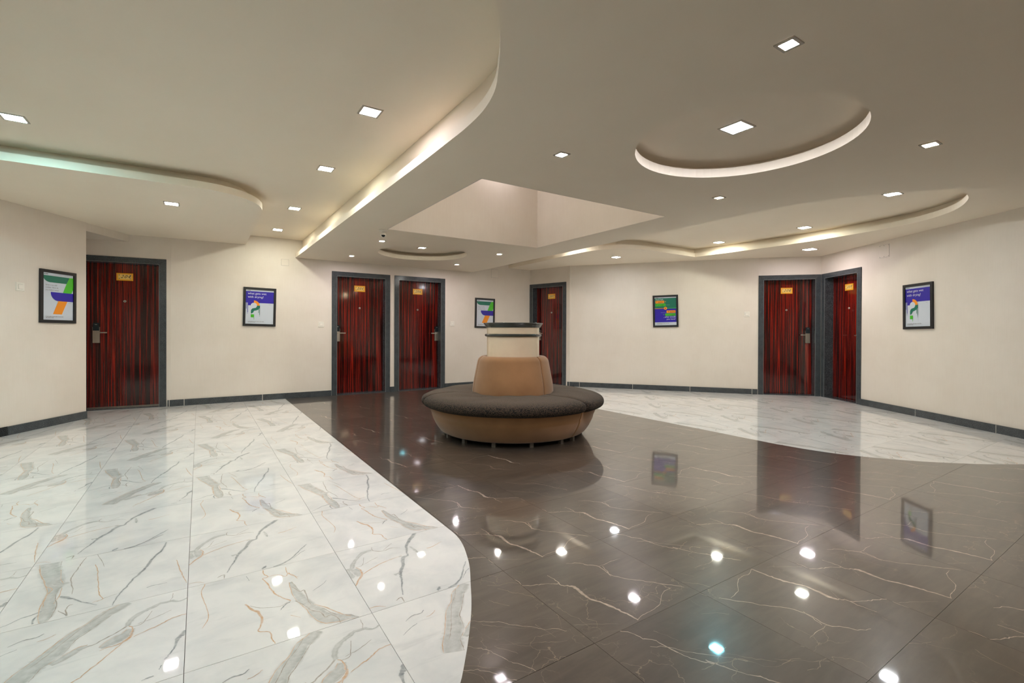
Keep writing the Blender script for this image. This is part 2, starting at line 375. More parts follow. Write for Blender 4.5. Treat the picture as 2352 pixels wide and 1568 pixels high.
# marble print strokes: (colour key, points in tile units, widths in cm)
FACES={'T':[('G',[(0.096,1.015),(0.123,0.864),(0.169,0.699),(0.213,0.545),(0.215,0.441),(0.222,0.323),(0.239,0.205),(0.25,0.083),(0.256,0.003)],[8,7,6.5,6,3.5,4,5,4.5,2]),('G',[(0.206,0.586),(0.249,0.54),(0.282,0.554)],[3,2.5,1.5]),('O',[(0.051,0.922),(0.089,0.789),(0.131,0.669),(0.159,0.563),(0.205,0.497),(0.197,0.419),(0.2,0.306),(0.213,0.222)],0.5),('O',[(0.193,0.82),(0.223,0.646),(0.253,0.555)],0.4),('O',[(0.259,0.48),(0.267,0.341),(0.26,0.237)],0.5),('D',[(0.274,0.337),(0.315,0.294),(0.355,0.252),(0.401,0.184),(0.441,0.142),(0.5,0.073)],[1.5,2,1,0.8,0.8,0.3]),('B',[(0.314,0.983),(0.301,0.873),(0.294,0.774),(0.284,0.645),(0.291,0.565),(0.325,0.42),(0.334,0.331)],0.6),('B',[(0.302,0.12),(0.346,0.056),(0.362,0.023),(0.343,0.109),(0.35,0.164),(0.37,0.165)],0.6),('D',[(0.219,0.174),(0.174,0.146),(0.125,0.135),(0.09,0.096),(0.052,0.075),(-0.018,0.02)],[1.5,0.8,0.6,0.5,0.4,0.3]),('D',[(0.206,0.016),(0.199,0.074),(0.209,0.123)],1),('D',[(0.832,0.973),(0.81,0.815),(0.761,0.686),(0.729,0.535),(0.703,0.453),(0.665,0.362),(0.641,0.269),(0.615,0.183),(0.598,0.112),(0.588,0.01)],[1,1.4,1.6,1.6,1.4,1.2,1.2,0.9,0.7,0.4]),('B',[(0.494,0.123),(0.535,0.152),(0.592,0.172)],0.5),('O',[(0.395,0.791),(0.424,0.671),(0.446,0.522),(0.471,0.36),(0.493,0.229),(0.524,0.143),(0.492,0.132),(0.471,0.122)],0.5),('O',[(0.918,0.541),(0.944,0.356),(0.969,0.205),(0.992,0.088)],0.6),('D',[(0.756,0.16),(0.794,0.171),(0.872,0.165)],0.7),('B',[(0.379,0.998),(0.419,0.861),(0.458,0.71)],0.4)],'S':[('G',[(0.669,0.997),(0.617,0.945),(0.568,0.906),(0.516,0.815),(0.458,0.75),(0.421,0.689),(0.388,0.607),(0.355,0.541),(0.321,0.49),(0.302,0.445),(0.277,0.377)],[4,5,5,5,6,6,6.5,7,7,7,7]),('B',[(0.586,0.973),(0.541,0.894),(0.475,0.808),(0.418,0.703),(0.367,0.599),(0.327,0.528),(0.297,0.486)],0.4),('G',[(1.001,0.852),(0.96,0.832),(0.916,0.861),(0.855,0.869),(0.81,0.837),(0.771,0.817),(0.733,0.784),(0.706,0.732),(0.695,0.674)],[0.6,0.8,1.5,1.5,2,2,2.2,2,1.5]),('B',[(0.917,0.971),(0.914,0.909),(0.903,0.869)],0.4),('B',[(0.695,0.674),(0.648,0.627),(0.601,0.597),(0.561,0.563),(0.518,0.556)],[1,0.8,0.8,0.8,1.2]),('G',[(0.532,0.565),(0.499,0.558),(0.466,0.528),(0.436,0.501),(0.393,0.465)],[1.5,2.5,3,3,2]),('G',[(0.721,0.631),(0.7,0.581),(0.666,0.554),(0.629,0.531),(0.594,0.502)],[2.5,4.5,5,4.5,1.5]),('O',[(0.709,0.671),(0.728,0.639),(0.731,0.587),(0.725,0.541),(0.702,0.506),(0.669,0.486),(0.624,0.488),(0.594,0.474)],[0.5,0.7,1.2,1.8,1.4,0.8,0.6,0.4]),('O',[(0.702,0.506),(0.673,0.456),(0.636,0.397),(0.606,0.348),(0.574,0.306),(0.546,0.258),(0.516,0.23),(0.493,0.173)],0.7),('B',[(0.814,0.791),(0.795,0.732),(0.778,0.667),(0.751,0.651),(0.724,0.655)],0.4),('B',[(0.915,0.74),(0.858,0.704),(0.803,0.684),(0.749,0.672)],0.4),('O',[(1.005,0.637),(0.966,0.635),(0.925,0.627),(0.886,0.602),(0.845,0.578),(0.807,0.563),(0.742,0.53)],0.7),('D',[(1.004,0.436),(0.983,0.398),(0.962,0.364),(0.953,0.298),(0.936,0.242),(0.916,0.2),(0.907,0.19)],[2,2.5,2,1,0.8,1,0.4]),('D',[(0.895,0.14),(0.888,0.105)],0.8),('D',[(0.867,0.065),(0.843,0.065),(0.816,0.055)],0.8),('D',[(0.294,0.85),(0.26,0.828),(0.204,0.829),(0.149,0.796)],0.6),('D',[(0.203,0.739),(0.142,0.711),(0.088,0.673)],0.5),('O',[(0.351,0.806),(0.318,0.78),(0.277,0.769)],0.4)],'Q':[('G',[(0.619,0.693),(0.627,0.543),(0.65,0.409),(0.681,0.292),(0.71,0.182),(0.748,0.097),(0.809,0.057),(0.867,0.035),(0.916,-0.003)],[1,3,4,4,6,7,5,3,0.6]),('B',[(0.617,0.621),(0.654,0.526),(0.684,0.524),(0.682,0.388),(0.689,0.302)],0.7),('B',[(0.607,0.419),(0.651,0.328),(0.678,0.246),(0.724,0.186),(0.737,0.118),(0.775,0.123),(0.803,0.061),(0.804,0.005)],0.8),('O',[(0.472,1.008),(0.471,0.925),(0.491,0.862),(0.456,0.856),(0.478,0.766),(0.489,0.668),(0.507,0.584),(0.53,0.528),(0.559,0.475),(0.582,0.436)],[0.5,0.7,0.7,0.6,0.8,1,0.8,0.7,0.7,0.6]),('O',[(0.491,0.862),(0.534,0.866),(0.57,0.843),(0.604,0.801),(0.627,0.847),(0.642,0.795),(0.681,0.74)],0.5),('O',[(0.624,0.952),(0.62,0.852),(0.656,0.786),(0.67,0.72)],0.6),('O',[(0.324,0.553),(0.35,0.473),(0.386,0.406),(0.399,0.308),(0.383,0.235),(0.368,0.183),(0.423,0.142),(0.427,0.073),(0.438,0.005)],[0.8,1.2,1.5,1.2,0.8,0.7,0.6,0.6,0.5]),('B',[(0.348,0.514),(0.39,0.463),(0.447,0.427),(0.513,0.4),(0.552,0.422),(0.582,0.428)],0.4),('D',[(0.579,0.422),(0.55,0.407),(0.524,0.377),(0.512,0.355)],0.8),('O',[(0.556,0.259),(0.607,0.195)],0.4),('O',[(0.705,0.308),(0.75,0.246),(0.793,0.173),(0.833,0.101),(0.877,0.037)],0.7),('D',[(0.843,0.578),(0.793,0.526),(0.731,0.485)],0.5),('D',[(0.36,0.958),(0.371,0.872)],0.8),('O',[(0.073,1.163),(0.101,1.009),(0.079,0.861),(0.104,0.679),(0.115,0.506),(0.083,0.4)],0.5)],'W':[('G',[(0.008,0.663),(0.011,0.558),(0.036,0.523)],[5,6,4]),('G',[(0.053,0.633),(0.065,0.564),(0.061,0.507)],[3,4,2]),('G',[(0.264,0.876),(0.186,0.866),(0.119,0.791),(0.074,0.729),(0.042,0.653)],[1,2,2,2,2]),('B',[(0.281,0.928),(0.27,0.86),(0.342,0.813),(0.416,0.828),(0.478,0.789)],0.6),('B',[(0.446,0.913),(0.394,0.868),(0.346,0.824)],0.4),('B',[(0.17,0.781),(0.138,0.687),(0.116,0.657),(0.073,0.654)],0.3),('B',[(0.267,0.729),(0.192,0.697),(0.127,0.662)],0.3),('O',[(0.073,0.654),(0.091,0.61),(0.092,0.568),(0.081,0.514),(0.043,0.459),(-0.001,0.385)],[0.4,0.6,1,1.5,1.2,0.6]),('O',[(0.087,0.52),(0.161,0.565),(0.236,0.603),(0.328,0.632),(0.441,0.653)],0.7),('D',[(0.702,1.015),(0.609,0.904),(0.543,0.812),(0.496,0.69),(0.48,0.627),(0.435,0.609),(0.395,0.501),(0.351,0.422),(0.323,0.357),(0.302,0.274),(0.268,0.183),(0.243,0.094)],[2.5,3,2,1.2,1.5,3,2.2,2.2,1.8,1,0.8,0.5]),('G',[(0.286,0.381),(0.328,0.396)],2.5),('G',[(0.415,0.646),(0.435,0.633)],2),('G',[(0.555,0.765),(0.563,0.696),(0.571,0.629)],1.5),('O',[(0.658,0.661),(0.71,0.665),(0.82,0.714)],0.6),('D',[(0.831,0.286),(0.764,0.197),(0.686,0.084),(0.606,0.021),(0.544,0.006)],[0.6,0.8,1,1.5,0.8]),('D',[(0.802,0.174),(0.755,0.141),(0.699,0.075)],0.6),('D',[(0.499,0.054),(0.483,0.032),(0.467,0.011)],2),('B',[(0.179,0.051),(0.213,0.07),(0.225,0.055),(0.22,0.008)],0.7),('O',[(-0.004,0.058),(0.047,0.056),(0.097,0.023)],0.5)],'X':[('V',[(-0.006,0.751),(0.05,0.718),(0.11,0.693),(0.172,0.666),(0.237,0.625)],[0.3,0.6,0.5,0.4,0.6]),('V',[(0.238,0.766),(0.249,0.671),(0.242,0.602),(0.275,0.571),(0.302,0.531),(0.296,0.456),(0.293,0.36),(0.326,0.293),(0.355,0.213),(0.367,0.143),(0.377,0.085),(0.384,0.015)],[0.2,0.5,0.6,0.8,2,1.8,1.4,1.2,1.8,1.2,1,0.8]),('V',[(0.476,0.826),(0.56,0.784),(0.599,0.722),(0.661,0.657),(0.644,0.527),(0.694,0.417),(0.777,0.331),(0.844,0.245),(0.91,0.17),(0.959,0.109)],[0.2,0.4,0.5,0.6,0.5,0.4,0.4,0.5,0.5,0.3]),('V',[(0.687,0.642),(0.651,0.547),(0.632,0.501)],0.4),('V',[(0.661,0.657),(0.776,0.659),(0.892,0.66)],0.2),('V',[(0.384,0.015),(0.46,0.04),(0.544,0.037),(0.646,0.06),(0.765,0.135),(0.888,0.155)],0.3),('V',[(-0.019,1.071),(-0.008,0.903),(0.007,0.806),(-0.006,0.751)],0.25),('V',[(0.275,0.571),(0.208,0.491)],0.25),('V',[(0.009,0.203),(0.086,0.157),(0.251,0.055)],0.15)]}
# ------------------------------------------------------------------ floor tiles
GU, GV, TU, TV = -0.643, 2.437, 0.6015, 0.603
VC = {'H': (0.50, 0.53, 0.54, 0.34), 'G': (0.27, 0.285, 0.26, 0.86), 'D': (0.10, 0.125, 0.14, 0.95), 'O': (0.56, 0.25, 0.045, 0.95), 'B': (0.19, 0.13, 0.07, 0.9), 'V': (0.60, 0.47, 0.38, 0.9), 'L': (0.46, 0.33, 0.24, 0.55)}
def ribbons(face, seed):
    """each stroke -> triangles with (x, y, colour, alpha) corners, in tile metres"""
    rg = random.Random(seed); tris = []
    for si, (kind, pts, w) in enumerate(face):
        zz = 0.00020+0.000022*si
        if not isinstance(w, (list, tuple)): w = [w*0.6] + [w]*(len(pts)-2) + [w*0.3]
        col = VC[kind]; P = [(x*TU, y*TV) for x, y in pts]; K = 4; Q = []; Wd = []
        for i in range(len(P)-1):
            p0 = P[max(i-1,0)]; p1 = P[i]; p2 = P[i+1]; p3 = P[min(i+2, len(P)-1)]
            for j in range(K):
                t = j/K
                Q.append([0.5*((2*p1[q])+(-p0[q]+p2[q])*t+(2*p0[q]-5*p1[q]+4*p2[q]-p3[q])*t*t+(-p0[q]+3*p1[q]-3*p2[q]+p3[q])*t**3) for q in (0,1)])
                Wd.append(w[i]*(1-t)+w[i+1]*t)
        Q.append(list(P[-1])); Wd.append(w[-1])
        rows = []
        for i, q in enumerate(Q):
            a = Q[max(i-1,0)]; c = Q[min(i+1, len(Q)-1)]; dx, dy = c[0]-a[0], c[1]-a[1]; L = math.hypot(dx, dy) or 1
            nx, ny = -dy/L, dx/L; hw = max(Wd[i]*(1.15 if kind == 'G' else 0.85), 0.25 if Wd[i] > 0.15 else 0.05)*0.01/2
            jj = 0.14 if hw > 0.012 else 0.3
            j1 = 1+rg.uniform(-jj, jj); j2 = 1+rg.uniform(-jj, jj)
            jt = 0.0028 if kind in 'VL' else 0.0012; q = (q[0]+rg.uniform(-1,1)*jt, q[1]+rg.uniform(-1,1)*jt)
            al = col[3]*rg.uniform(0.75, 1.0)
            soft = 0.55 if hw > 0.006 else 0.15
            core = 0.62
            o1 = (q[0]+nx*hw*j1, q[1]+ny*hw*j1); o2 = (q[0]-nx*hw*j2, q[1]-ny*hw*j2)
            i1 = (q[0]+nx*hw*j1*core, q[1]+ny*hw*j1*core); i2 = (q[0]-nx*hw*j2*core, q[1]-ny*hw*j2*core)
            if kind == 'H':
                rows.append([(o1, 0.0), (i1, al*0.5), (q, al), (i2, al*0.5), (o2, 0.0)])
            elif kind == 'G' and hw > 0.006:
                rows.append([(o1, 0.15), (i1, al*0.95), (q, al*0.62), (i2, al*0.8), (o2, 0.1)])
            else:
                rows.append([(o1, 0.1), (i1, al*0.9), (q, al), (i2, al*0.9), (o2, 0.1)])
        for r0, r1 in zip(rows, rows[1:]):
            for k in range(4):
                a, b_, c, d = r0[k], r0[k+1], r1[k+1], r1[k]
                tris.append(((a, b_, c), col, zz)); tris.append(((a, c, d), col, zz))
    return tris
def clip_half(poly, nx, ny, d):
    """keep nx*x+ny*y<=d ; poly = [((x,y),alpha)]"""
    out = []
    for i in range(len(poly)):
        a, b_ = poly[i], poly[(i+1) % len(poly)]
        fa = nx*a[0][0]+ny*a[0][1]-d; fb = nx*b_[0][0]+ny*b_[0][1]-d
        if fa <= 0: out.append(a)
        if (fa < 0 < fb) or (fb < 0 < fa):
            t = fa/(fa-fb)
            out.append(((a[0][0]+t*(b_[0][0]-a[0][0]), a[0][1]+t*(b_[0][1]-a[0][1])), a[1]+t*(b_[1]-a[1])))
    return out
GAP = 0.0009
def clip_box(poly, x0, x1, y0, y1):
    for h in ((-1,0,-x0), (1,0,x1), (0,-1,-y0), (0,1,y1)):
        if len(poly) < 3: return []
        poly = clip_half(poly, *h)
    return poly if len(poly) >= 3 else []
def clip_tri(subject, tri):
    """convex triangle as clip window for a plain polygon"""
    (x0,y0),(x1,y1),(x2,y2) = tri
    if (x1-x0)*(y2-y0)-(y1-y0)*(x2-x0) < 0: x1,y1,x2,y2 = x2,y2,x1,y1
    T3 = [(x0,y0),(x1,y1),(x2,y2)]; poly = [(p, 0.0) for p in subject]
    for i in range(3):
        ax_, ay_ = T3[i]; bx_, by_ = T3[(i+1) % 3]
        nx, ny = by_-ay_, -(bx_-ax_)
        poly = clip_half(poly, nx, ny, nx*ax_+ny*ay_)
        if len(poly) < 3: return []
    return [p for p, _ in poly]
def tile_mesh(name, face_tris, mat, outline=None, g=None):
    GAP = g if g else (0.0009 if mat == 'white' else 0.00055)
    """outline None -> full tile, else polygon in tile metres"""
    full = [(GAP, GAP), (TU-GAP, GAP), (TU-GAP, TV-GAP), (GAP, TV-GAP)]
    out = outline or full
    b = B(); b.prism([out], -0.008, 0.0, mat)
    alphas = [None]*len(b.v)
    vs = []; fs = []; cols = []
    for tri, col, zz in face_tris:
        poly = clip_box([(p, al) for p, al in tri], GAP, TU-GAP, GAP, TV-GAP)
        if not poly: continue
        if outline:
            sub = clip_tri(out, (tri[0][0], tri[1][0], tri[2][0]))
            if len(sub) < 3: continue
            (xa,ya),(xb,yb),(xc,yc) = [q[0] for q in tri]; al = [q[1] for q in tri]
            den = (yb-yc)*(xa-xc)+(xc-xb)*(ya-yc)
            if abs(den) < 1e-14: continue
            pp = []
            for x, y in sub:
                l1 = ((yb-yc)*(x-xc)+(xc-xb)*(y-yc))/den; l2 = ((yc-ya)*(x-xc)+(xa-xc)*(y-yc))/den
                pp.append(((x, y), max(0, min(1, l1*al[0]+l2*al[1]+(1-l1-l2)*al[2]))))
            poly = pp
        ar = sum(poly[i][0][0]*poly[(i+1) % len(poly)][0][1]-poly[(i+1) % len(poly)][0][0]*poly[i][0][1] for i in range(len(poly)))
        if abs(ar) < 1e-9: continue
        if ar < 0: poly = poly[::-1]
        o = len(vs)
        vs += [(p[0], p[1], zz) for p, _ in poly]; cols += [(col[0], col[1], col[2], al) for _, al in poly]
        fs.append(list(range(o, o+len(poly))))
    b.add(vs, fs, mat)
    me = bpy.data.meshes.new(name); me.from_pydata(b.v, [], b.f); me.materials.append(M[mat])
    at = me.color_attributes.new('vein', 'FLOAT_COLOR', 'POINT')
    data = [(0,0,0,0)]*(len(b.v)-len(vs)) + cols
    at.data.foreach_set('color', [x for c in data for x in c]); me.update()
    return me
def rand_dark(seed):
    rg = random.Random(seed); out = []
    def vein(x, y, ang, n, w, k='V', wob=0.35):
        pts = [(x, y)]; a = ang
        for _ in range(n):
            a = ang + rg.uniform(-wob, wob); st = rg.uniform(0.05, 0.11)
            x += st*math.cos(a); y += st*math.sin(a); pts.append((round(x,3), round(y,3)))
        out.append((k, pts, [w*rg.uniform(0.6, 1.3) for _ in pts]))
    for _ in range(3): vein(rg.uniform(-0.15,0.6), rg.uniform(0.4,1.1), math.radians(rg.uniform(-65,-38)), rg.randint(6,12), rg.choice((0.2, 0.35, 0.5)), 'V', 0.3)
    for _ in range(7): vein(rg.uniform(-0.1,1.0), rg.uniform(0.0,1.1), math.radians(rg.uniform(-72,-30)), rg.randint(2,5), 0.16, 'L', 0.25)
    for _ in range(4): vein(rg.uniform(0,0.9), rg.uniform(0.1,1.0), math.radians(rg.uniform(-80,20)), rg.randint(3,7), rg.uniform(0.15,0.3), 'L', 0.6)
    for _ in range(2): vein(rg.uniform(0,0.9), rg.uniform(0,0.6), math.radians(rg.uniform(20,110)), rg.randint(2,4), rg.uniform(0.15,0.3), 'L', 0.7)
    return out
FACES['X2'] = [(k, [(1-x, 1-y) for x, y in p], w) for k, p, w in FACES['X']]
for i in range(6): FACES['R%d' % i] = rand_dark(40+i)
def enrich(face):
    """pale halo below every broad vein, ragged brown outline along the broadest"""
    rg = random.Random(3); halo = []; edge = []
    for kind, pts, w in face:
        wl_ = list(w) if isinstance(w, (list, tuple)) else [w]*len(pts)
        if kind in 'GD' and max(wl_) > 0.9: halo.append(('H', pts, [x*1.5+1.2 for x in wl_]))
        if kind == 'G' and max(wl_) > 2.4 and len(pts) > 3:
            for sd in (-1, 1):
                q = []; ww = []
                for i, p in enumerate(pts):
                    a = pts[max(i-1, 0)]; c = pts[min(i+1, len(pts)-1)]; dx, dy = c[0]-a[0], c[1]-a[1]; L = math.hypot(dx, dy) or 1
                    d = sd*wl_[i]*0.01/TU*0.48*rg.uniform(0.85, 1.1)
                    q.append((p[0]-dy/L*d, p[1]+dx/L*d)); ww.append(rg.choice((0.05, 0.2, 0.3, 0.5)))
                edge.append(('B' if sd > 0 else 'O', q, ww))
    return halo+face+edge
TRIS = {k: ribbons(enrich(v), 11) for k, v in FACES.items()}
FULL = {}
# the white zones; everything else is the dark marble
wl = [(1.150, 8.75), (1.150, 6.3), (1.150, 4.3)] + smooth([(1.151, 3.2), (1.153, 2.7), (1.154, 2.43), (1.152, 2.29), (1.131, 2.175), (1.090, 2.05), (1.046, 1.94), (0.978, 1.805), (0.930, 1.71), (0.880, 1.62), (0.815, 1.515), (0.745, 1.41), (0.660, 1.295), (0.52, 1.15), (0.3, 1.0), (0.0, 0.86), (-0.5, 0.72)], 3) + [(-1.5, 0.5), (-3.5, 0.2), (-6.6, -0.1), (-7, 4), (-3.6, 8.0), (-2.0, 8.75)]
wr = [(4.72, 9.2), (4.735, 6.0), (4.745, 4.0)] + smooth([(4.745, 3.2), (4.74, 2.75), (4.745, 2.45), (4.775, 2.2), (4.83, 1.99), (4.92, 1.80), (5.025, 1.645), (5.15, 1.48), (5.295, 1.33), (5.53, 1.13), (5.80, 0.96), (6.1, 0.78), (6.5, 0.6)], 3) + [(7.2, 0.4), (9.6, 3.7), (9.2, 4.6), (6.3, 9.2)]
def boxpoly(c, r, off=0.0):
    x0, y0 = GU+c*TU, GV+off+r*TV; return x0, y0
def region_clip(region, x0, y0):
    poly = [((x-x0, y-y0), 0.0) for x, y in region]
    poly = clip_box(poly, GAP, TU-GAP, GAP, TV-GAP)
    return [p for p, _ in poly] if poly else []
def clean(poly):
    out = []
    for p in poly:
        if not out or math.hypot(p[0]-out[-1][0], p[1]-out[-1][1]) > 1e-5: out.append(p)
    if len(out) > 1 and math.hypot(out[0][0]-out[-1][0], out[0][1]-out[-1][1]) <= 1e-5: out.pop()
    return out
def area(p): return sum(p[i][0]*p[(i+1) % len(p)][1]-p[(i+1) % len(p)][0]*p[i][1] for i in range(len(p)))/2
FA = (TU-2*GAP)*(TV-2*GAP)
camf = (SA, CA)
def in_room(x, y):
    # camera aligned
    X = x*CA - y*SA; Y = x*SA + y*CA
    if Y < -0.9: return False
    if X < -6.3 or X > 5.75: return False
    if Y > 6.82+0.663*(X+4.94)+0.45 and X < 0.6: return False
    if X > 0.2 and Y > 10.2-0.345*(X-0.2)+0.5: return False
    if abs(X) > 1.2*max(Y, 0)+1.3: return False
    return True
LEFT = {(0,-1):'S',(0,0):'T',(0,1):'W',(0,2):'S',(0,3):'T',(0,4):'S',(0,5):'T',(0,6):'S',(0,7):'W',(0,8):'T',(0,9):'S',(0,-2):'Q',
 (1,-2):'S',(1,-1):'Q',(1,0):'W',(1,1):'Q',(1,2):'T',(1,3):'W',(1,4):'T',(1,5):'S',(1,6):'Q',(1,7):'T',(1,8):'S',(1,9):'T',
 (2,-2):'S',(2,-1):'W',(2,0):'Q',(2,1):'T',(2,2):'Q',(2,3):'T',(2,4):'Q',(2,5):'S',(2,6):'T',(2,7):'S',(2,8):'T',(2,9):'Q',
 (-1,1):'T',(-1,2):'Q',(-1,3):'S',(-1,4):'T',(-1,5):'S',(-1,6):'T',(-1,7):'S',(-1,8):'T',(-1,0):'S'}
nw = nd = 0
def add_tile(kind, face, x0, y0, poly, rot=0):
    global nw, nd
    mat = 'white' if kind == 'w' else 'dark'
    if abs(area(poly)-FA) < 1e-6:
        if (mat, face) not in FULL: FULL[(mat, face)] = tile_mesh(mat+'_tile', TRIS[face], mat)
        me = FULL[(mat, face)]
    else: me = tile_mesh(mat+'_tile_cut', TRIS[face], mat, poly)
    o = link('white_marble_tile' if kind == 'w' else 'dark_marble_tile', me, floor, (x0, y0, 0))
    if kind == 'w': nw += 1
    else: nd += 1
def difference_polys(x0, y0):
    """tile square minus the white zones, as polygons (boundary curves are graphs inside one tile)"""
    sq = [(GAP, GAP), (TU-GAP, GAP), (TU-GAP, TV-GAP), (GAP, TV-GAP)]
    return sq
# dark zone outline = between the two white zones
dk = wl[:-6][::-1]                       # from the near left up to the far wall
dark_region = [(-6.6, -0.1), (-3.5, 0.2), (-1.5, 0.5)] + [p for p in wl[:wl.index((-1.5, 0.5))]][::-1] + wr[:wr.index((7.2, 0.4))] + [(7.2, 0.4), (8.5, -2.0), (3.5, -6.5), (-7.5, -3)]
for c in range(-9, 18):
    for r in range(-10, 13):
        x0, y0 = boxpoly(c, r)
        if not in_room(x0+TU/2, y0+TV/2): continue
        p = clean(region_clip(wl, x0, y0))
        if len(p) >= 3 and abs(area(p)) > 2e-4 and c < 5:
            f = LEFT.get((c, r)) or ('S', 'T', 'S', 'T', 'W', 'T', 'S', 'Q')[(c*3+r*5) % 8]
            add_tile('w', f, x0, y0, p if area(p) > 0 else p[::-1])
        p = clean(region_clip(dark_region, x0, y0))
        if len(p) >= 3 and abs(area(p)) > 2e-4:
            f = 'X' if (c, r) in ((3,-2),(5,-3),(3,-1),(5,-2)) else ['R%d' % ((c*7+r*3) % 6), 'X', 'R%d' % ((c+r*5) % 6), 'X2'][(c*5+r*3) % 4]
            add_tile('d', f, x0, y0, p if area(p) > 0 else p[::-1])
        x0, y0 = boxpoly(c, r, 0.085)
        p = clean(region_clip(wr, x0, y0))
        if len(p) >= 3 and abs(area(p)) > 2e-4 and c > 5:
            f = 'S' if (c+r) % 2 else 'T'
            add_tile('w', f, x0, y0, p if area(p) > 0 else p[::-1])
print('tiles', nw, nd)
# ------------------------------------------------------------------ skirting
def skirting(name, PQ, s0, s1, joints, label):
    P, Q = PQ; L, a = frame_of(P, Q)
    root = empty(name, (P[0], P[1], 0), a); tag(root, label, 'skirting', kind='structure')
    cuts = [s0] + [j for j in joints if s0 < j < s1] + [s1]
    for i, (p, q) in enumerate(zip(cuts, cuts[1:])):
        g0 = 0.004 if i else 0; b = B(); b.box(p+g0, q-0.004, -0.018, 0.0, 0.0005, 0.092, 'granite'); b.build('skirting_stone', root)
    for j in cuts[1:-1]:
        b = B(); b.box(j-0.004, j+0.004, -0.0155, 0.0, 0.0005, 0.090, 'lgrout'); b.build('grout_joint', root)
L1 = frame_of(*W1)[0]
skirting('baseboard_left', W1, L1-5.2, L1, [L1-1.033+0.06-1.03*k for k in range(5)], 'dark granite skirting along the far left wall')
skirting('baseboard_back_left', W2, 0.0, 2.247, [0.02, 0.196, 1.209], 'dark granite skirting between doors 204 and 205')
skirting('baseboard_back_middle', W2, 3.258, 3.333, [], 'stub of dark skirting between doors 205 and 206')
skirting('baseboard_back_right', W2, 4.338, frame_of(*W2)[0], [5.36], 'dark granite skirting between doors 206 and 207')
skirting('baseboard_right_rear', W4, 0.0, 3.44, [0.25, 1.28, 2.314, 3.35], 'dark granite skirting between doors 207 and 208')
skirting('baseboard_right', W5, 0.948, 3.29, [1.938, 2.98], 'dark granite skirting along the right wall')
skirting('baseboard_right_near', W5, 4.31, 9.0, [5.3, 6.3], 'dark granite skirting on the near part of the right wall')
